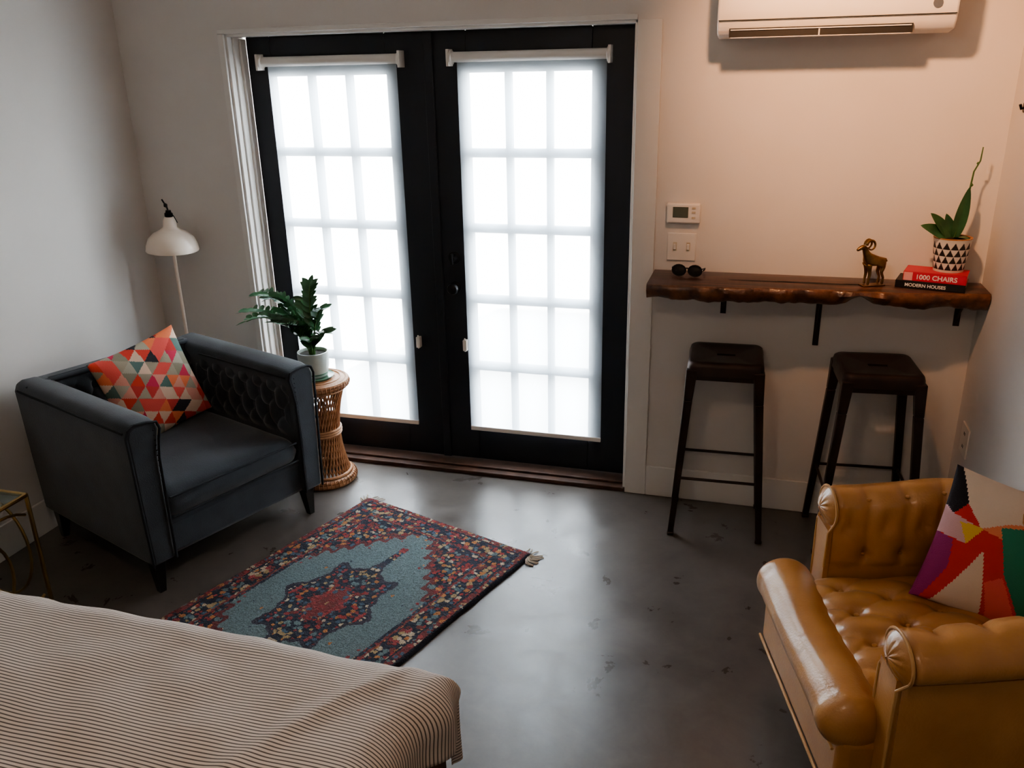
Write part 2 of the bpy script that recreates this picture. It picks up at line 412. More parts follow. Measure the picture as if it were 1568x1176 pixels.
g=empty("sunglasses",(-.285,-.10,1.111),(0,0,radians(-6)))
b=MB()
for sx in(-1,1):
    b.lathe([(0,-.003),(.024,-.002),(.027,0),(.024,.002),(0,.003)],seg=24,X=Matrix.Translation((sx*.034,-.01,.026))@Matrix.Rotation(radians(80),4,'X')@Matrix.Diagonal((1.08,.88,1,1)))
    b.tube([(sx*.064,-.008,.034),(sx*.068,.03,.03),(sx*.058,.08,.012),(sx*.05,.095,.004)],.0028,8)
    b.tube([(sx*.034+.029*cos(t*pi/8),-.014,.026+.0235*sin(t*pi/8)) for t in range(16)],.0028,6,closed=True)
b.tube([(-.010,-.012,.032),(0,-.014,.036),(.010,-.012,.032)],.003,8)
b.obj("frame_and_lenses",['dark'],g,weld=False)

def skin(name,chains,mat,parent,sub=2,root=0):
    vs=[];es=[];rs=[];idx={}
    for ch in chains:
        prev=None
        for (p,r) in ch:
            key=tuple(round(q,4) for q in p)
            if key not in idx: idx[key]=len(vs);vs.append(p);rs.append(r)
            k=idx[key]
            if prev is not None and prev!=k: es.append((prev,k))
            prev=k
    me=bpy.data.meshes.new(name);me.from_pydata(vs,es,[])
    o=bpy.data.objects.new(name,me);sc.collection.objects.link(o)
    bm=bmesh.new();bm.from_mesh(me);ly=bm.verts.layers.skin.verify()
    for i,v in enumerate(bm.verts):
        v[ly].radius=(rs[i],rs[i]); v[ly].use_root=(i==root)
    bm.to_mesh(me);bm.free()
    s=o.modifiers.new("Skin",'SKIN');s.use_smooth_shade=True
    q=o.modifiers.new("Sub",'SUBSURF');q.levels=sub;q.render_levels=sub
    me.materials.append(M[mat]);o.parent=parent
    return o
g=empty("brass_ram_figurine",(.445,-.125,1.111),(0,0,radians(25)))
g.scale=(1.08,1.08,1.08)
hip=(.030,0,.092);sh=(-.022,0,.096)
chains=[[(hip,.019),((.004,0,.094),.019),(sh,.020),((-.036,0,.118),.013),((-.043,0,.138),.012),((-.052,0,.147),.011),((-.068,0,.138),.007),((-.076,0,.133),.005)]]
for s in(-1,1):
    chains.append([(sh,.020),((-.024,s*.012,.070),.0085),((-.021,s*.013,.045),.006),((-.024,s*.013,.022),.0045),((-.024,s*.013,.004),.006)])
    chains.append([(hip,.019),((.030,s*.012,.070),.010),((.024,s*.013,.050),.0065),((.034,s*.013,.030),.0045),((.031,s*.013,.004),.006)])
chains.append([(hip,.019),((.044,0,.097),.004),((.050,0,.086),.003)])
skin("body",chains,'brass',g)
b=MB()
for s in(-1,1):
    pts=[];rr=[]
    for k in range(22):
        a=k/21*2*pi*.86; R=.019*(1-.25*k/21)
        pts.append((-.040+R*(1-cos(a))*.9-.002,s*(.006+.010*k/21),.152+R*sin(a)*1.0)); rr.append(.0058*(1-.6*k/21))
    b.tube(pts,rr,8)
    b.tube([(-.047,s*.008,.148),(-.042,s*.022,.142)],[.004,.001],6)
b.obj("horns_and_ears",['brass'],g,weld=False)
MB().box((0,0,.002),(.085,.04,.004)).obj("plinth",['brass'],g,bevel=.001)

g=empty("book_stack",(.668,-.098,1.1112),(0,0,radians(-15)))
def book(nm,cx,cy,z0,w,d,h,mat,rz=0):
    X=Matrix.Translation((cx,cy,z0))@Matrix.Rotation(rz,4,'Z')
    b=MB(); b.bx(-w/2,w/2,-d/2,d/2,0,.003,0,X); b.bx(-w/2,w/2,-d/2,d/2,h-.003,h,0,X); b.bx(-w/2,w/2,-d/2-.001,-d/2+.004,0,h,0,X)
    b.bx(-w/2+.003,w/2-.003,-d/2+.003,d/2-.003,.003,h-.003,1,X)
    b.obj(nm,[mat,'paper'],g,bevel=.0008,bseg=1,weld=False)
book("book_lower",0,0,0,.25,.130,.028,'bookblk')
book("book_upper",.012,.002,.0282,.225,.122,.036,'bookred',0)
def text(s,size,loc,mat,name,parent,rot=(pi/2,0,0)):
    cu=bpy.data.curves.new(name,'FONT'); cu.body=s; cu.size=size; cu.extrude=.0004; cu.offset=.0004
    o=bpy.data.objects.new(name,cu); sc.collection.objects.link(o); o.data.materials.append(M[mat]); o.parent=parent; o.location=loc; o.rotation_euler=rot
    return o
text("1000 CHAIRS",.026,(-.055,-.0605,.037),'ink',"spine_title_upper",g)
text("MODERN HOUSES",.018,(-.09,-.0665,.007),'ink',"spine_title_lower",g)
b=MB(); b.bx(-.098,-.066,-.0612,-.058,.030,.062); b.obj("spine_label",['pink'],g)

g=empty("potted_orchid",(.722,-.085,1.1756))
def potcol(v,u):
    if v<.08 or v>.93: return (.62,.60,.55)
    q=(v-.08)/.85*4; r=int(q); fr=q-r
    c=u*14+(.5 if r%2 else 0); fc=abs((c%1)-.5)*2
    return (.02,.018,.02) if fc>fr*1.0+.04 and fr<.92 else (.66,.63,.58)
b=MB(); pr=[(.054+.015*(k/80),.128*k/80) for k in range(81)]
b.lathe(pr,seg=224,colf=potcol); b.obj("pot",['vc_pot'],g,colors=True,ang=60)
b=MB(); b.lathe([(.063,.1285),(.0695,.1285),(.0695,.132),(.061,.132),(.061,.1285)],seg=40); b.obj("pot_rim",['wicker'],g)
b=MB(); b.lathe([(0,.130),(.061,.129)],seg=30); b.obj("soil",['soil'],g)
def leafgrid(mb,base,dirv,length,width,droop,m=0,up=Vector((0,0,1)),nu=8,nv=14,curl=.25):
    d=Vector(dirv).normalized(); side=d.cross(up)
    side=side.normalized() if side.length>1e-4 else Vector((1,0,0)); nrm=side.cross(d)
    base=Vector(base)
    def fn(u,v):
        wv=width*(sin(pi*min(1,v**.8*.97+.03)))**.75
        s=(u-.5)*wv
        p=base+d*(length*v)+Vector((0,0,-droop*v*v))+side*s+nrm*(abs(u-.5)*2*curl*wv*.5)
        return p
    mb.grid(nu,nv,fn,m)
b=MB()
UPY=Vector((.1,-1,.2))
leafgrid(b,(-.01,-.01,.12),(-.66,-.25,.50),.16,.052,.03,up=Vector((.2,-.8,.6)))
leafgrid(b,(-.01,0,.12),(-.75,-.35,1.15),.17,.046,.03,up=Vector((.2,-.8,.6)))
leafgrid(b,(.005,0,.12),(.10,-.1,1),.21,.048,.0,up=UPY)
leafgrid(b,(0,.0,.12),(-.35,-.1,1),.12,.040,.01,up=UPY)
leafgrid(b,(0,0,.12),(.5,-.5,.4),.08,.045,.03)
b.obj("leaves",['leaf'],g,weld=False)
b=MB(); b.tube([(.0,0,.12),(.02,0,.22),(.03,0,.30),(.035,.0,.38),(.05,-.005,.42),(.052,-.005,.47)],[.0045,.004,.0035,.003,.0028,.002],8)
for z in(.25,.33,.41): b.lathe([(0,-.007),(.0055,0),(0,.007)],c=(.028+(z-.25)*.1,0,z),seg=8)
b.obj("flower_spike",['stem'],g,weld=False)

# ------------------------------------------------------------------ bar stools
def stool(loc,rz):
    g=empty("bar_stool",loc,(0,0,rz)); H=.805
    s=MB(); w=.152
    def rr(a,r):
        pts=[]
        for cx,cy,a0 in((a-r,a-r,0),(-a+r,a-r,pi/2),(-a+r,-a+r,pi),(a-r,-a+r,3*pi/2)):
            for k in range(7):
                q=a0+pi/2*k/6; pts.append((cx+r*cos(q),cy+r*sin(q)))
        return pts
    rings=[(w+.004,.035,H-.055),(w+.002,.035,H-.02),(w-.002,.034,H-.006),(w-.010,.03,H),(w-.03,.022,H-.001),(w-.05,.02,H-.006)]
    vs=[];n=28
    for a,r,z in rings: vs+=[(x,y,z) for x,y in rr(a,r)]
    slot=[]
    for k in range(n):
        x,y=rr(w-.05,.02)[k]; a=atan2(y,x); sx,sy=.038,.013
        slot.append((max(-1,min(1,cos(a)*1.35))*sx,max(-1,min(1,sin(a)*1.35))*sy,H-.007))
    vs+=slot; vs+=[(x,y,H-.03) for x,y,_ in slot]
    R=len(rings)+2
    fs=[(i*n+k,i*n+(k+1)%n,(i+1)*n+(k+1)%n,(i+1)*n+k) for i in range(R-1) for k in range(n)]
    s.add(vs,fs); s.obj("seat",['bronze'],g,ang=50)
    l=MB()
    for sx in(-1,1):
        for sy in(-1,1):
            top=(sx*.134,sy*.134,H-.03);bot=(sx*.188,sy*.160,0.012)
            mid=(top[0]+(bot[0]-top[0])*.18,top[1]+(bot[1]-top[1])*.18,top[2]+(bot[2]-top[2])*.18)
            l.beam(bot,mid,(.026,.026),(.036,.036)); l.beam(mid,top,(.036,.036),(.046,.046))
            l.beam((bot[0],bot[1],0),(bot[0],bot[1],.016),(.03,.03),(.03,.03))
    l.obj("legs",['bronze'],g,bevel=.005,weld=False)
    r=MB()
    def lp(sx,sy,z):
        t=(H-.03-z)/(H-.042); return (sx*(.134+.054*t),sy*(.134+.026*t),z)
    for a,c in(((-1,-1),(1,-1)),((-1,1),(1,1))): r.tube([lp(*a,.275),lp(*c,.275)],.0065,8)
    for a,c in(((-1,-1),(-1,1)),((1,-1),(1,1))): r.tube([lp(*a,.275),lp(*c,.275)],.0065,8)
    r.box((0,-.146,H-.062),(.25,.004,.028)); r.box((0,.146,H-.062),(.25,.004,.028)); r.box((-.146,0,H-.062),(.004,.25,.028)); r.box((.146,0,H-.062),(.004,.25,.028))
    r.obj("rungs",['bronze'],g,weld=False)
stool((-.098,-.188,0),radians(2))
stool((.50,-.192,0),radians(5))

# ------------------------------------------------------------------ pillows
def hsh(*a):
    v=sin(sum(q*k for q,k in zip(a,(12.9898,78.233,37.719,91.17))))*43758.5453
    return v-floor(v)
def pillow(size,thick,colf,loc,rotM,n=110):
    b=MB(); S=size/2
    def mk(sgn):
        def fn(u,v):
            x=2*u-1;y=2*v-1
            px=1-.055*(1-y*y);py=1-.055*(1-x*x)
            h=(max(0,1-abs(x)**2.6)*max(0,1-abs(y)**2.6))**.55
            wr=.004*mnoise.noise(Vector((x*2.5,y*2.5,sgn)))
            return (x*S*px,y*S*py,sgn*(thick/2*h+wr*h))
        return fn
    b.grid(n,n,mk(1),0,colf=colf); b.grid(n,n,mk(-1),0,colf=colf)
    o=b.obj("throw_pillow",['vc_pil'],None,colors=True,ang=80)
    o.matrix_world=Matrix.Translation(loc)@rotM
    return o
PAL=[(.66,.07,.045),(.74,.20,.09),(.56,.04,.09),(.70,.50,.38),(.27,.25,.18),(.40,.36,.28),(.72,.11,.09),(.03,.03,.04),(.10,.17,.15),(.66,.30,.23),(.55,.06,.05),(.36,.31,.23)]
def tri(u,v):
    x=(u-.5)*.40;y=(v-.5)*.40;a=radians(28)
    x,y=x*cos(a)-y*sin(a),x*sin(a)+y*cos(a)
    s=.062;h=s*.866
    r=floor(y/h);fy_=y/h-r
    xx=x/s-(.5*fy_)-.5*r
    c=floor(xx);fx=xx-c
    up=0 if fx<1-fy_ else 1
    return PAL[int(hsh(c+3,r+11,up)*len(PAL))%len(PAL)]
def inpoly(p,poly):
    x,y=p;c=False;n=len(poly)
    for i in range(n):
        x1,y1=poly[i];x2,y2=poly[i-1]
        if (y1>y)!=(y2>y) and x<(x2-x1)*(y-y1)/(y2-y1)+x1: c=not c
    return c
CR=(.74,.62,.52);RED=(.62,.045,.035);TEAL=(.03,.24,.15);MAG=(.30,.03,.16);BLK=(.012,.01,.016)
POL=[([(.04,1),(.50,1),(.66,.80),(.40,.72),(.24,.62),(.10,.78)],CR),([(0,1),(.04,1),(.12,.76),(.05,.66),(0,.70)],BLK),
 ([(.50,1),(.60,1),(1,.66),(1,.54),(.66,.80)],(.74,.14,.06)),([(.60,1),(1,1),(1,.66)],CR),
 ([(0,.70),(.05,.66),(.24,.62),(.18,.48),(0,.50)],(.64,.40,.42)),([(.10,.62),(.26,.63),(.18,.48)],(.74,.50,.08)),
 ([(.24,.62),(.40,.72),(.52,.76),(.40,.60)],(.76,.26,.14)),
 ([(0,.50),(.10,.48),(.13,.28),(.06,0),(0,0)],MAG),([(.13,0),(.46,0),(.30,.48)],CR),
 ([(.36,.68),(.56,.74),(.64,.46),(.94,.04),(.72,.04),(.48,.36)],TEAL),([(.56,.74),(.76,.68),(.64,.44)],(.70,.56,.54)),
 ([(.66,.80),(1,.54),(1,.48),(.74,.66)],(.74,.52,.12)),([(.72,.62),(1,.44),(1,.20),(.76,.34)],(.70,.56,.52)),([(.76,.34),(1,.20),(1,.02),(.92,.06)],(.76,.22,.16)),
 ([(.50,0),(.68,.05),(.48,.34),(.38,.26)],(.74,.14,.13))]
def geo(u,v):
    for p,c in reversed(POL):
        if inpoly((u,v),p): return c
    return RED

# ------------------------------------------------------------------ velvet armchair
phi=radians(69.5); AC_=Vector((-2.440,-.805,0))
g=empty("velvet_armchair",AC_,(0,0,phi)); AX=Matrix.Translation(AC_)@Matrix.Rotation(phi,4,'Z')
W,Dp,HT=.445,.44,.755
b=MB(); b.bx(-W+.015,W-.015,-Dp+.025,Dp-.02,.145,.30); b.obj("base",['velvet'],g,bevel=.02)
def armprof(s):
    o=W;i=W-.115
    P=[(o-.012,.15),(o-.004,.40),(o+.002,.66),(o+.004,HT-.04),(o-.008,HT-.010),(o-.035,HT+.002),(o-.085,HT),(i-.012,HT-.010),(i-.022,HT-.04),(i-.012,HT-.08),(i,.60),(i+.002,.40),(i+.002,.15)]
    return [(s*x,z) for x,z in P]
def puff(a,z,lo,hi):
    d=0
    P=.10;H_=.075;zc=.60
    for r in(-1,0,1):
        zb=zc+r*H_
        off=.5 if r else 0
        k=round(a/P-off)+off
        d+=.030*exp(-((a-k*P)**2+(z-zb)**2)/(2*.013**2))
    f=abs(sin(pi*(a/P+(z-zc)/(2*H_)+.0)))*abs(sin(pi*(a/P-(z-zc)/(2*H_))))
    m=max(0,min(1,(z-lo)/.04))*max(0,min(1,(hi-z)/.04))
    return (d-.022*f**.45)*m
for s in(-1,1):
    P=armprof(s); n=len(P); m_=MB(); NY=16
    vs=[]
    for j in range(NY+1):
        t=j/NY; y=-Dp+(2*Dp-.02)*t
        for x,z in P:
            cx=s*(W-.058)
            e=1-.06*exp(-t*40)
            vs.append((cx+(x-cx)*e,y+.0,z if z<.5 else z-.012*exp(-t*30)))
    fs=[(j*n+k,j*n+(k+1)%n,(j+1)*n+(k+1)%n,(j+1)*n+k) for j in range(NY) for k in range(n)]
    fs+=[tuple(range(n)),tuple(NY*n+k for k in range(n))[::-1]]
    m_.add(vs,fs); m_.obj("arm",['velvet'],g,bevel=.012,ang=60)
    tp=MB()
    def armt(u,v,s=s):
        y=-Dp+.035+(Dp-.035+.28)*u; z=.40+(HT-.05-.40)*v
        em=min(1,u/.06)*min(1,(1-u)/.04)
        return (s*(W-.118-.010*max(0,(z-.62)/.1)+puff(y,z,.42,HT-.07)*em),y,z)
    tp.grid(100,60,armt); tp.obj("tufted_arm_panel",['velvet'],g,ang=80)
    p=MB(); cx=s*(W-.058)
    p.tube([(cx+(x-cx)*.97,-Dp-.003,z-(.012 if z>.5 else 0)) for x,z in P],.0055,8)
    p.tube([(s*(W+.002),-Dp+.02+.03*k,HT-.035) for k in range(28)],.005,8)
    p.tube([(s*(W-.135),-Dp+.02+.03*k,HT-.045) for k in range(22)],.005,8)
    p.obj("arm_piping",['piping'],g,weld=False)
    p=MB()
    for k in range(26): p.lathe([(0,-.002),(.004,0),(0,.003)],seg=8,X=Matrix.Translation((s*(W-.108),-Dp-.004,.18+k*.021))@Matrix.Rotation(pi/2,4,'X'))
    p.obj("nailheads",['piping'],g,weld=False)
b=MB()
def backf(u,v):
    x=-.328+.656*u; z=.30+(HT-.30)*v
    y=.305+puff(x,z,.42,HT-.03)+.02*v
    if v>.93: y+=.03*((v-.93)/.07)**2
    return (x,y,z)
b.grid(120,80,backf); b.obj("tufted_back",['velvet'],g,ang=80)
b=MB(); b.bx(-W+.01,W-.01,.325,Dp-.01,.15,HT-.003); b.obj("back_body",['velvet'],g,bevel=.025)
p=MB(); p.tube([(-W+.01+.0217*2*k,.325,HT-.012) for k in range(21)],.006,8); p.tube([(-W+.02+.0212*2*k,Dp-.012,HT-.02) for k in range(21)],.005,8); p.obj("back_piping",['piping'],g,weld=False)
def cush(mb,x0,x1,y0,y1,z0,z1,bul=.02,n=36,extra=None,pw=6):
    def mk(sg):
        def fn(u,v):
            x=2*u-1;y=2*v-1
            e=(max(0,1-abs(x)**pw)*max(0,1-abs(y)**pw))**.5
            zc=(z0+z1)/2;h=(z1-z0)/2
            c=(max(0,1-x*x)*max(0,1-y*y))
            X_=(x0+x1)/2+x*(x1-x0)/2; Y_=(y0+y1)/2+y*(y1-y0)/2
            z=zc+sg*(h*e+bul*c)
            if extra and sg>0: z+=extra(X_,Y_)*min(1,e*1.2)
            return (X_,Y_,z)
        return fn
    mb.grid(n,n,mk(1));mb.grid(n,n,mk(-1))
b=MB(); cush(b,-.327,.327,-Dp+.005,.31,.29,.43,.018,extra=lambda x,y:.004*mnoise.noise(Vector((x*6,y*6,0))),pw=14); b.obj("seat_cushion",['velvet'],g,ang=70)
p=MB(); 
for z in(.318,.405):p.tube([(-.315+.0315*k,-Dp+.004,z) for k in range(21)],.005,8)
p.obj("cushion_piping",['piping'],g,weld=False)
l=MB()
for sx in(-1,1):
    for sy in(-1,1):
        l.beam((sx*(W-.055),sy*(Dp-.055),0),(sx*(W-.06),sy*(Dp-.065),.15),(.028,.028),(.055,.055))
l.obj("legs",['legs'],g,bevel=.003,weld=False)
def frame(xa,ya):
    xa=Vector(xa).normalized();ya=Vector(ya);ya=(ya-xa*ya.dot(xa)).normalized();za=xa.cross(ya)
    return Matrix((xa,ya,za)).transposed().to_4x4()
R1=Matrix.Rotation(phi,4,'Z')@frame((.98,.02,.17),(-.19,.26,.94))
pillow(.43,.13,tri,AX@Vector((.020,.155,.640)),R1)

# ------------------------------------------------------------------ leather club chair
psi2=radians(-75); LC=Vector((.590,-1.445,0))
g=empty("leather_armchair",LC,(0,0,psi2)); LX=Matrix.Translation(LC)@Matrix.Rotation(psi2,4,'Z')
path=[];A_=.335;An=.358;B_=.235;yf=-.235;yfn=-.30;yc=.06
ns=14
for k in range(ns): path.append((An,yfn+(yc-yfn)*k/ns))
na=56
for k in range(na+1):
    a=pi*k/na; path.append(((An if a<pi/2 else A_)*cos(a),yc+B_*sin(a)))
for k in range(1,ns+1): path.append((-A_,yc-(yc-yf)*k/ns))
def resample(P,N):
    L=[0]
    for i in range(1,len(P)): L.append(L[-1]+hypot(P[i][0]-P[i-1][0],P[i][1]-P[i-1][1]))
    out=[];j=0
    for k in range(N+1):
        s=L[-1]*k/N
        while j<len(P)-2 and L[j+1]<s: j+=1
        t=(s-L[j])/(L[j+1]-L[j]) if L[j+1]>L[j] else 0
        out.append((P[j][0]+(P[j+1][0]-P[j][0])*t,P[j][1]+(P[j+1][1]-P[j][1])*t))
    return out,L[-1]
NP=190; path,PL=resample(path,NP)
top=.645
prof=[]
for k in range(16): prof.append((-.050-.006*sin(pi*k/15),.40+(.60-.40)*k/15,'i'))
for k in range(15):
    a=pi-.35 - (pi+.9)*k/14
    prof.append((.010+.078*cos(a),top+.062*sin(a),'r'))
for k in range(8): prof.append((.050+.004*sin(pi*k/7),.585-(.585-.14)*k/7,'o'))
prof.append((-.05,.14,'b'))
sb=[.09+ .115*k for k in range(20) if .09+.115*k<PL-.02]
n=len(prof);vs=[]
def riseat(i): return .07*max(0,sin(pi*i/NP))**2.2-.02*max(0,1-i/NP*5)
for i,(x,y) in enumerate(path):
    i0=max(i-1,0);i1=min(i+1,NP)
    tx,ty=path[i1][0]-path[i0][0],path[i1][1]-path[i0][1];q=hypot(tx,ty);nx,ny=ty/q,-tx/q
    s=PL*i/NP
    rise=riseat(i)
    for (o,z,tg) in prof:
        d=0
        if tg=='i':
            for r,zb in enumerate((.50,.60)):
                for q_ in sb:
                    ss=q_+(.0575 if r==1 else 0)
                    if abs(ss-s)<.06: d+=.022*exp(-((ss-s)**2+(z-zb)**2)/(2*.015**2))
            if z>.47: d-=.012*abs(sin(pi*(s-.09)/.115))
        zz=z+rise*max(0,(z-.45)/.25)
        if tg=='r':
            c=Vector((.010,top)); v_=Vector((o,z))-c
            dim=0
            for q_ in sb:
                dim+=.20*exp(-((q_-s)**2)/(2*.013**2))*exp(-((o+.035)**2)/(2*.028**2))
            endf=1-.25*max(0,1-s/.03)**2-.25*max(0,1-(PL-s)/.03)**2
            v_*=(1-dim-.06*(1-abs(sin(pi*(s-.09)/.115))**.6)*(1 if o<.03 else .2))*endf
            oo=c.x+v_.x; zz=c.y+v_.y+rise*max(0,(z-.45)/.25)
            vs.append((x+nx*oo,y+ny*oo,zz)); continue
        vs.append((x+nx*(o+d),y+ny*(o+d),zz))
fs=[(i*n+k,i*n+(k+1)%n,(i+1)*n+(k+1)%n,(i+1)*n+k) for i in range(NP) for k in range(n)]
fs+=[tuple(range(n)),tuple(NP*n+k for k in range(n))[::-1]]
b=MB();b.add(vs,fs);b.obj("tub_shell",['leather'],g,ang=60)
b=MB()
for s in sb:
    for r,zb,of,on in((0,.50,0,-.036),(1,.60,.0575,-.034),(2,.695,0,-.028)):
        ss=s+of
        if ss>PL-.03: continue
        i=int(ss/PL*NP);i0=max(i-1,0);i1=min(i+1,NP)
        tx,ty=path[i1][0]-path[i0][0],path[i1][1]-path[i0][1];q=hypot(tx,ty);nx,ny=ty/q,-tx/q
        rise=riseat(i)
        b.lathe([(0,-.005),(.006,-.004),(.008,0),(.006,.004),(0,.005)],c=(path[i][0]+nx*on,path[i][1]+ny*on,zb-(.012 if r==2 else 0)+rise*max(0,(zb-.45)/.25)),seg=12)
b.obj("tuft_buttons",['leather'],g,weld=False)
for s,aa,yy,dz in((-1,A_,yf,0),(1,An,yfn,-.016)):
    b=MB()
    vs=[];NR_=10;NS=60
    for r in range(NR_+1):
        t=r/NR_
        for k in range(NS):
            a=2*pi*k/NS
            pl=1-.10*t*(1-t)*4*(.5+.5*cos(a*12))
            vs.append((s*(aa+.010+.0775*t*cos(a)),yy-.032*(1-t**2.2)*pl+.004,top+dz+.0615*t*sin(a)))
    fs_=[(r*NS+k,r*NS+(k+1)%NS,(r+1)*NS+(k+1)%NS,(r+1)*NS+k) for r in range(NR_) for k in range(NS)]
    b.add(vs,fs_)
    b.box((s*aa,yy-.002,.365),(.096,.026,.45))
    b.obj("arm_front",['leather'],g,bevel=.010,weld=True,ang=60)
    p=MB()
    pts=[(s*(aa+.05),yy-.015,.15),(s*(aa+.05),yy-.015,.40),(s*(aa+.052),yy-.014,.58+dz)]
    for k in range(19):
        a=-.75+(pi+1.4)*k/18; pts.append((s*(aa+.010+.077*cos(a)),yy+.001,top+dz+.0615*sin(a)))
    pts+= [(s*(aa-.05),yy-.014,.58+dz),(s*(aa-.05),yy-.015,.46)]
    p.tube(pts,.0045,8)
    p.obj("arm_piping",['leatherp'],g,weld=False)
sbt=[(x,y) for r,y in enumerate((-.22,-.10,.02,.14)) for x in ([-.2,-.07,.07,.2] if r%2==0 else [-.135,0,.135])]
def sex(x,y):
    d=0
    for p,q in sbt: d-=.022*exp(-((x-p)**2+(y-q)**2)/(2*.016**2))
    d+=.012*abs(sin(pi*(x/.134+.5+(y-.02)/.24)))**.6*abs(sin(pi*(x/.134+.5-(y-.02)/.24)))**.6
    return d
b=MB(); cush(b,-.298,.298,-.33,.26,.30,.43,.03,n=100,extra=sex,pw=10); b.obj("seat",['leather'],g,ang=80)
b=MB()
for p,q in sbt:
    e=.03*(max(0,1-(p/.298)**2)*max(0,1-((q+.035)/.295)**2)); b.lathe([(0,-.004),(.006,-.003),(.008,0),(.006,.003),(0,.004)],c=(p,q,.430+e-.014),seg=12)
b.obj("seat_buttons",['leather'],g,weld=False)
b=MB(); 
LA,LB=-.385,.355
def roll(u,v):
    a=2*pi*u
    w_=2*v-1
    x=(LA+LB)/2+(LB-LA)/2*w_
    k=max(0,(abs(w_)-.86)/.14)
    e=sqrt(max(0,1-k*k))*.98+.02*(1-k)
    sag=.006*mnoise.noise(Vector((x*5,a,0)))+.003*sin(x*60)*max(0,1-abs(abs(w_)-.80)/.1)
    return (x,-.355+(.088*cos(a)+sag)*e, .380+(.078*sin(a)-.012*exp(-((x)/.2)**2)*max(0,sin(a)))*e)
b.grid(40,100,roll); b.obj("front_roll",['leather'],g,ang=80)
b=MB(); b.bx(-.372,.350,-.40,-.18,.135,.36); b.obj("front_apron",['leather'],g,bevel=.028)
b=MB(); b.bx(-.30,.30,-.22,.24,.14,.34); b.obj("seat_deck",['leather'],g,bevel=.02)
p=MB()
p.tube([(-.370+.0284*k,-.415,.325) for k in range(26)],.0045,8)
p.tube([(-.368+.0284*k,-.403,.145) for k in range(26)],.005,8)
p.obj("front_piping",['leatherp'],g,weld=False)
l=MB()
for x,y in((-.30,-.30),(.30,-.30),(-.2,.22),(.2,.22)):
    l.beam((x,y,.05),(x,y,.15),(.03,.03),(.045,.045))
    l.lathe([(0,-.01),(.022,-.01),(.025,-.006),(.025,.006),(.022,.01),(0,.01)],seg=20,X=Matrix.Translation((x,y,.025))@Matrix.Rotation(pi/2,4,'Y'))
    l.bx(x-.014,x+.014,y-.012,y+.012,.03,.055)
l.obj("caster_legs",['legs'],g,bevel=.002,weld=False)
R2=frame((.95,-.10,-.25),(.24,.42,.85))
pillow(.41,.14,geo,Vector((.757,-1.285,.602)),R2)

# ------------------------------------------------------------------ wicker table
TC=(-2.045,-.22)
g=empty("wicker_side_table",(TC[0],TC[1],0))
def hyp(z): 
    t=(z-.27)/.25; return .088+.045*t*t
b=MB();NR=40
for k in range(NR):
    for s in(-1,1):
        pts=[]
        for j in range(13):
            z=.02+.50*j/12; a=2*pi*k/NR+s*1.1*(j/12-.5); r=hyp(z)+(.003 if s>0 else -.001)
            pts.append((r*cos(a),r*sin(a),z))
        b.tube(pts,.0042,6)
b.obj("woven_rods",['wicker'],g,weld=False)
b=MB()
def ring(r,z,t,n=48): b.tube([(r*cos(2*pi*k/n),r*sin(2*pi*k/n),z) for k in range(n)],t,8,closed=True)
for z,dr,t in((.012,.008,.012),(.03,.010,.012),(.05,.006,.008),(.26,.008,.007),(.272,.009,.007),(.284,.008,.007),(.50,.006,.009),(.517,.010,.011),(.535,.008,.012)): ring(hyp(z)+dr,z,t)
for k in range(48):
    a=2*pi*k/48
    for z,r0 in((.022,.010),(.526,.010)):
        rr=hyp(z)+r0; b.tube([(rr*cos(a)+ .016*cos(q)*cos(a),rr*sin(a)+.016*cos(q)*sin(a),z+.019*sin(q)) for q in [2*pi*j/8 for j in range(8)]],.0028,5,closed=True)
b.obj("bound_rings",['wicker'],g,weld=False)
b=MB(); b.lathe([(0,.535),(.13,.535),(.138,.543),(.13,.548),(0,.549)],seg=48)
for r in(.03,.06,.09,.118): ring(r,.549,.004)
b.obj("table_top",['wicker'],g,weld=False)

g=empty("potted_zz_plant",(-2.045,-.225,.552))
b=MB(); b.lathe([(0,0),(.082,0),(.092,.012),(.09,.014),(.08,.008),(0,.008)],seg=40); b.obj("saucer",['potgreen'],g)
b=MB(); b.lathe([(0,.008),(.056,.008),(.062,.015),(.072,.06),(.076,.115),(.074,.135),(.069,.135),(.068,.118),(0,.118)],seg=40); b.obj("pot",['potg'],g)
b=MB(); b.lathe([(.0545,.009),(.0585,.009),(.0668,.032),(.062,.032)],seg=40); b.obj("pot_band",['potgreen'],g)
b=MB(); b.lathe([(0,.122),(.068,.120)],seg=30); b.obj("soil",['soil'],g)
st=MB();lf=MB()
stems=[(-1,.05,.36,.24),(-.8,-.4,.28,.24),(-.65,.1,.22,.31),(-.35,-.2,.15,.30),(.0,.1,.03,.34),(.7,-.4,.13,.14),(-.35,-.8,.12,.19),(.4,-.8,.11,.11),(-.9,.15,.30,.32),(-.15,-.9,.08,.18),(-.6,-.6,.15,.19),(-.95,.3,.20,.20),(-1,-.1,.14,.16),(-.25,.3,.10,.25),(.35,-.1,.08,.24)]
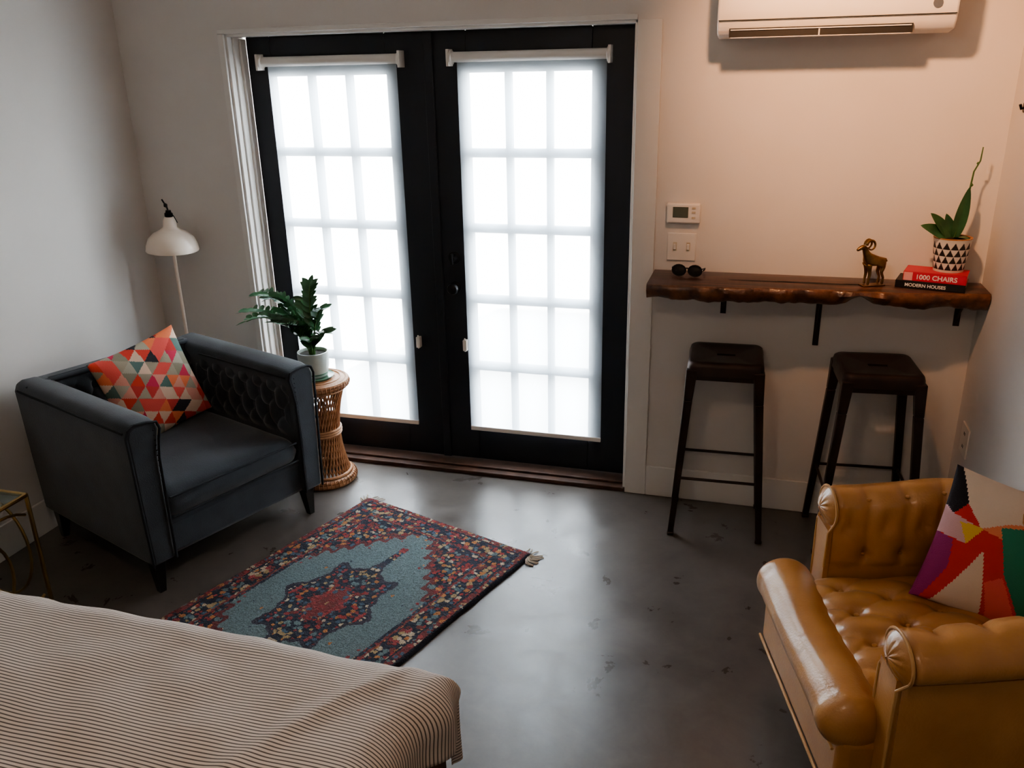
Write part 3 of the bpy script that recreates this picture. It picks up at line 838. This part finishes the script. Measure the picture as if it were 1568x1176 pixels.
for i,(dx,dy,rad,ht) in enumerate(stems):
    q=hypot(dx,dy);dx/=q;dy/=q
    pts=[]
    for j in range(15):
        t=j/14; pts.append(Vector((dx*(.01+rad*t**1.5),dy*(.01+rad*t**1.5),.115+ht*(1-(1-t)**1.7) - .05*(t**4)*(rad>.2))))
    st.tube(pts,[.0062-.004*j/14 for j in range(15)],8)
    for j in range(4,15):
        T=(pts[min(j+1,14)]-pts[j-1]).normalized()
        side=T.cross(Vector((0,0,1)));side=side.normalized() if side.length>.05 else Vector((-dy,dx,0))
        if j==14:
            leafgrid(lf,pts[j],T,.055,.027,.0,nu=4,nv=8); continue
        for s in(-1,1):
            d=(side*s*.9+T*.6+Vector((0,0,.15+.3*hsh(i,j,s)))).normalized()
            up_=Vector((.2*(hsh(i,j,s,2)-.5),-.5-.6*hsh(i,j,s,3),.8))
            leafgrid(lf,pts[j],d,.056+.014*hsh(i,j),.028,.006,nu=4,nv=8,up=up_)
st.obj("stems",['stem'],g,weld=False); lf.obj("leaflets",['leaf'],g,weld=False)

# ------------------------------------------------------------------ floor lamp
g=empty("floor_lamp",(-2.82,-.135,0))
b=MB(); b.lathe([(0,0),(.108,0),(.11,.006),(.105,.014),(.03,.02),(.012,.03),(0,.03)],seg=48)
b.lathe([(.0085,.02),(.0085,1.18),(.0,1.18)],seg=16); b.obj("base_and_pole",['lamp'],g,weld=False)
b=MB(); TX=Matrix.Translation((.012,-.02,1.138))@Matrix.Rotation(radians(3),4,'Y')
b.lathe([(.124,0),(.126,.004),(.122,.03),(.109,.062),(.083,.088),(.05,.104),(.033,.118),(.030,.150),(.022,.165),(.018,.168)],seg=56,X=TX)
b.lathe([(.122,.001),(.118,.03),(.105,.06),(.080,.085),(.05,.10),(.028,.11)],seg=56,X=TX)
b.obj("shade",['lamp'],g,weld=False,ang=50)
b=MB(); b.lathe([(.018,.166),(.020,.172),(.020,.184),(.014,.19),(.012,.2),(0,.2)],seg=24,X=TX)
b.tube([TX@Vector(p) for p in((-.0,0,.19),(-.006,0,.215),(-.02,0,.235),(-.03,.0,.25))],.004,8)
b.lathe([(0,-.012),(.009,-.006),(.009,.006),(0,.012)],seg=16,c=tuple(TX@Vector((-.012,0,.222))))
b.tube([TX@Vector(p) for p in((.018,0,.185),(.03,0,.17),(.038,.01,.14))],.0025,6)
b.obj("socket_and_joint",['black'],g,weld=False)
b=MB(); b.lathe([(0,.03),(.02,.04),(.028,.06),(.02,.085),(.012,.1),(0,.1)],seg=24,X=TX); b.obj("bulb",['white'],g)

# ------------------------------------------------------------------ rug
RA=atan2(-.30,.90)
c_top=Vector((-1.275,-.535,0)); wd=Vector((cos(RA),sin(RA),0)); ld=Vector((sin(RA),-cos(RA),0))
RW,RL=.475,.74
g=empty("area_rug",c_top+ld*RL,(0,0,RA))
NAVY=(.010,.016,.032);FIELD=(.110,.150,.155)
cols=[(.26,.03,.025),(.38,.30,.21),(.36,.14,.045),(.05,.09,.13),(.26,.04,.04),(.14,.03,.025),(.10,.145,.15),(.30,.21,.10),(.20,.025,.025),(.02,.03,.05)]
def spots(u,v,cell,rad,bg,seed,den=1.):
    best=None;bd=9
    ci,cj=floor(u/cell),floor(v/cell)
    for i in(-1,0,1):
        for j in(-1,0,1):
            a,b_=ci+i,cj+j
            if hsh(a,b_,seed+5)>den: continue
            px=(a+.2+.6*hsh(a,b_,seed))*cell;py=(b_+.2+.6*hsh(b_,a,seed+1))*cell
            d=hypot(px-u,py-v)
            if d<bd: bd=d;best=(a,b_)
    if best and bd<rad*(.6+.8*hsh(best[0],best[1],seed+9)): return cols[int(hsh(best[0],best[1],seed+3)*len(cols))%len(cols)]
    return bg
def rugcol(u,v):
    sx=-RW+2*RW*u; sy=-RL+2*RL*v
    n1=mnoise.noise(Vector((sx*45,sy*45,0)));n2=mnoise.noise(Vector((sx*45,sy*45,5)))
    jx=abs(sx)+.006*n1;jy=abs(sy)+.006*n2
    wx=abs(sx)+.010*mnoise.noise(Vector((sx*14,sy*14,9)));wy=abs(sy)+.010*mnoise.noise(Vector((sx*14,sy*14,13)))
    e=min(RW-jx,RL-jy)
    if e<.012: c=(.012,.016,.03)
    elif e<.040: c=spots(wx,wy,.017,.0074,(.13,.025,.025),1,.75)
    elif e<.050: c=NAVY
    elif e<.128: c=spots(wx,wy,.021,.0105,NAVY,2,.8)
    elif e<.138: c=(.18,.035,.03)
    elif e<.152: c=spots(wx,wy,.015,.006,NAVY,7,.6)
    else:
        fx=jx/(RW-.15);fy_=jy/(RL-.15)
        th=atan2(jy*.62,jx)
        rad=hypot(jx,jy*.66)
        lob=.190*(1+.12*cos(8*th)+.05*cos(16*th))
        q=fx*.60+fy_*.80+.035*sin(26*(fx-fy_))
        if rad<lob*.38: c=spots(wx,wy,.018,.009,(.15,.025,.025),8,.8)
        elif rad<lob*.92: c=spots(wx,wy,.020,.009,NAVY,3,.8)
        elif rad<lob: c=(.03,.025,.04)
        elif fx<.05 and fy_<.80: c=spots(wx,wy,.016,.008,NAVY,11,.8)
        elif q<.86: c=spots(wx,wy,.04,.006,FIELD,4,.22)
        elif q<.91: c=(.12,.025,.025)
        else: c=spots(wx,wy,.021,.010,NAVY,6,.82)
    k=.65+.6*hsh(u*991,v*773,2)
    return tuple(q*k for q in c)
b=MB()
def rugz(u,v):
    x=-RW+2*RW*u;y=-RL+2*RL*v
    ed=min(RW-abs(x),RL-abs(y))
    z=.016*min(1,(ed/.012))**.5 if ed>0 else 0
    z+=.003*hsh(u*517,v*311,1)+.003*mnoise.noise(Vector((x*5,y*5,0)))
    wob=.004*mnoise.noise(Vector((x*7,y*7,3)))
    return (x+wob,y+wob,max(.002,z+.002) if ed>.001 else .001)
b.grid(230,360,rugz,colf=rugcol); b.obj("pile",['vc_rug'],g,colors=True,ang=180)
b=MB()
for s in(-1,1):
    for k in range(60):
        x=-RW+2*RW*(k+.5)/60
        ln=.008 if .05<(k/60)<.95 else .04
        b.tube([(x,s*(RL-.005),.008),(x+.004*(hsh(k,s)-.5),s*(RL+ln*.5),.005),(x+.02*(hsh(k,s,2)-.5),s*(RL+ln),.003)],.0022,5)
for k in range(14):
    sx=1 if k<9 else -1
    j=k%9
    b.tube([(sx*(RW-.01),RL-.01-.004*j,.012),(sx*(RW+.012),RL-.01-.008*j+.006*hsh(k,4),.008),(sx*(RW+.030+.025*hsh(k,1)),RL+.02-.012*j+.012*hsh(k,7),.003)],.0026,5)
b.obj("fringe",['fringe'],g,weld=False)

# ------------------------------------------------------------------ bed
g=empty("bed")
MB().bx(-2.93,-.80,-3.66,-2.24,.24,.52).obj("mattress",['sheet'],g,bevel=.05)
b=MB()
b.bx(-2.95,-.675,-3.70,-3.66,.16,.42);b.bx(-2.95,-.675,-2.21,-2.17,.16,.42);b.bx(-.715,-.655,-3.70,-2.17,.10,.46);b.bx(-2.99,-2.95,-3.70,-2.17,.1,1.05)
for x in(-.70,-2.93):
    for y in(-3.67,-2.20): b.bx(x-.03,x+.035,y-.03,y+.03,0,.40)
b.bx(-2.95,-.69,-3.66,-2.2,.20,.24)
b.obj("frame",['bedwood'],g,bevel=.005,weld=False)
YE,ZT=-2.11,.61
nu,nv=190,150
vs=[];uvs=[]
def bend(s,edge,r):
    if s<0: return edge-r+s,0
    if s<r*pi/2: a=s/r; return edge-r+r*sin(a),r*(1-cos(a))
    return edge,r+(s-r*pi/2)
def sst(a): a=max(0,min(1,a)); return a*a*(3-2*a)
for j in range(nv+1):
    for i in range(nu+1):
        u=i/nu;v=j/nv
        rx,ry=.09,.12
        yq=-3.72+v*( (YE-ry+3.72)+ .36)
        XE=-.605-.055*sst((-2.22-yq)/.20)
        hx=.055+.095*sst((yq+2.45)/.22)+.008*sin(yq*23)
        xq=-2.85+u*((XE-rx+2.85)+rx*1.1+hx)
        px,dx=bend(xq-(XE-rx),XE,rx)
        py,dy=bend(yq-(YE-ry),YE,ry)
        d=sqrt(dx*dx+dy*dy)
        if dx>0 and dy>0: d=max(dx,dy)*.8+.2*d
        z=ZT-d
        z+=.016*mnoise.noise(Vector((px*2.2,py*2.6,0)))+.007*mnoise.noise(Vector((px*7,py*8,4)))
        cr_=(px+.9)*.9-(py+2.45)*.5
        z+=.010*exp(-((cr_)/.03)**2)*min(1,max(0,(px+1.2)/.3))
        fl=min(1,dx/.06)*(.4+.6*sst((yq+2.5)/.2))
        px+=.028*mnoise.noise(Vector((py*13,dx*3,1)))*fl
        py+=.022*mnoise.noise(Vector((px*9,dy*3,7)))*min(1,dy/.06)
        k=min(1,dx/.1)*min(1,dy/.1)
        px-=.045*k; py-=.045*k
        z+=.012*sin(pi*min(1,max(0,(px+2.85)/2.2)))
        vs.append((px,py,z)); uvs.append((xq,yq+.006*sin(xq*3)+.004*mnoise.noise(Vector((xq*3,yq*3,2)))))
fs=[(j*(nu+1)+i,j*(nu+1)+i+1,(j+1)*(nu+1)+i+1,(j+1)*(nu+1)+i) for j in range(nv) for i in range(nu)]
b=MB();b.add(vs,fs);o=b.obj("duvet",['duvet'],g,weld=False,uvs=uvs,ang=180)
s_=o.modifiers.new("Solid",'SOLIDIFY');s_.thickness=.022;s_.offset=-1

# ------------------------------------------------------------------ glass side table
g=empty("glass_side_table")
x0,x1,y0,y1,zt=-3.0,-2.565,-1.99,-1.51,.50
b=MB(); b.bx(x0+.01,x1-.01,y0+.01,y1-.01,zt-.006,zt+.002); b.obj("glass_top",['tglass'],g,bevel=.001)
b=MB()
loop=[(x0,y0,zt-.004),(x1,y0,zt-.004),(x1,y1,zt-.004),(x0,y1,zt-.004)]
for a,c in zip(loop,loop[1:]+loop[:1]): b.tube([a,c],.009,8)
for x,y in((x0,y0),(x1,y0),(x1,y1),(x0,y1)): b.tube([(x,y,0),(x,y,zt)],.008,8)
for x in(x0,x1):
    for cy,rr in(((y0+y1)/2-.10,.21),((y0+y1)/2+.10,.21)):
        pts=[]
        for k in range(33):
            a=2*pi*k/32; py=cy+rr*cos(a);pz=.25+rr*sin(a)
            if y0<=py<=y1: pts.append((x,py,pz))
            elif len(pts)>1: b.tube(pts,.006,8);pts=[]
            else: pts=[]
        if len(pts)>1:b.tube(pts,.006,8)
for y in(y0,y1):
    b.tube([((x0+x1)/2+.17*cos(2*pi*k/32),y,.25+.22*sin(2*pi*k/32)) for k in range(32)],.006,8,closed=True)
b.obj("brass_frame",['brassl'],g,weld=False)

# ------------------------------------------------------------------ lights
def light(name,kind,loc,energy,col,size,parent=None,rot=None):
    l=bpy.data.lights.new(name,kind);l.energy=energy;l.color=col
    if kind in('POINT','SPOT'): l.shadow_soft_size=size
    elif kind=='SUN': l.angle=size
    o=bpy.data.objects.new(name,l);sc.collection.objects.link(o);o.location=loc
    if rot:o.rotation_euler=rot
    if parent:o.parent=parent
    return o
g=empty("ceiling_spotlight",(.0,-1.25,ZC))
aim=(Vector((.36,0,1.90))-Vector((.0,-1.25,ZC-.14))).normalized()
q=aim.to_track_quat('-Z','Y')
b=MB(); b.lathe([(0,0),(.05,0),(.05,-.02),(.012,-.025),(.012,-.09),(0,-.09)],seg=32); 
b.lathe([(.0,.06),(.03,.055),(.038,.03),(.045,-.03),(.043,-.03),(.03,.02),(0,.03)],seg=32,X=Matrix.Translation((0,0,-.12))@q.to_matrix().to_4x4())
b.obj("canopy_and_head",['silver'],g,weld=False)
o=light("light_source",'SPOT',Vector((0,0,-.12))+aim*.035,125,(1,.50,.25),.05,g)
o.rotation_mode='QUATERNION';o.rotation_quaternion=q
o.data.spot_size=radians(80);o.data.spot_blend=1.0
g=empty("added_fill_light",(-.6,-3.2,ZC))  # added fill light out of view, brightens bed and leather chair
b=MB(); b.lathe([(0,0),(.10,0),(.10,-.02),(.03,-.03),(.012,-.035),(.012,-.07),(0,-.07)],seg=32); b.obj("fill_light_mount",['silver'],g)  # made-up mount for the fill light
light("light_source",'POINT',(0,0,-.16),18,(1,.76,.55),.12,g)  # warm fill, not a known fixture of the room

MB().bx(-14,9,.26,22,-.25,-.06).obj("ground",['ground'],smooth=False)
sd=Vector((sin(radians(18))*cos(radians(42)),cos(radians(18))*cos(radians(42)),-sin(radians(42))))
so=light("sun",'SUN',(0,-8,8),66,(1,.96,.90),radians(1.2)); so.rotation_mode='QUATERNION'; so.rotation_quaternion=sd.to_track_quat('-Z','Y')

w=bpy.data.worlds.new("World"); sc.world=w; w.use_nodes=True; nt=w.node_tree;N=nt.nodes;L=nt.links
bg=N["Background"]; bg.inputs["Strength"].default_value=25
tc=N.new("ShaderNodeTexCoord"); sp=N.new("ShaderNodeSeparateXYZ"); r=N.new("ShaderNodeValToRGB")
e=r.color_ramp.elements; e[0].position=.0;e[0].color=(.98,.98,1,1);e[1].position=.8;e[1].color=(.88,.93,1,1)
L.new(tc.outputs["Generated"],sp.inputs[0]);L.new(sp.outputs["Z"],r.inputs["Fac"]);L.new(r.outputs["Color"],bg.inputs["Color"])

# ------------------------------------------------------------------ camera
ps=radians(16.5);th=radians(20.4);r_=.0216
s_p,c_p,s_t,c_t=sin(ps),cos(ps),sin(th),cos(th)
F=Vector((-s_p*c_t,c_p*c_t,-s_t));R=Vector((c_p,s_p,0));U=Vector((-s_p*s_t,c_p*s_t,c_t))
cr=(R-U*r_).normalized();cu=(U+R*r_).normalized()
mt=Matrix((cr,cu,-F)).transposed().to_4x4();mt.translation=Vector((0,-3.73,1.96))
cam=bpy.data.cameras.new("camera");cam.sensor_fit='HORIZONTAL';cam.sensor_width=36;cam.lens=36*1304/1568;cam.clip_start=.05
co=bpy.data.objects.new("camera",cam);sc.collection.objects.link(co);co.matrix_world=mt;sc.camera=co
sc.view_settings.view_transform='AgX'
try: sc.view_settings.look='AgX - Medium High Contrast'
except Exception as ex: pass
sc.view_settings.exposure=.1
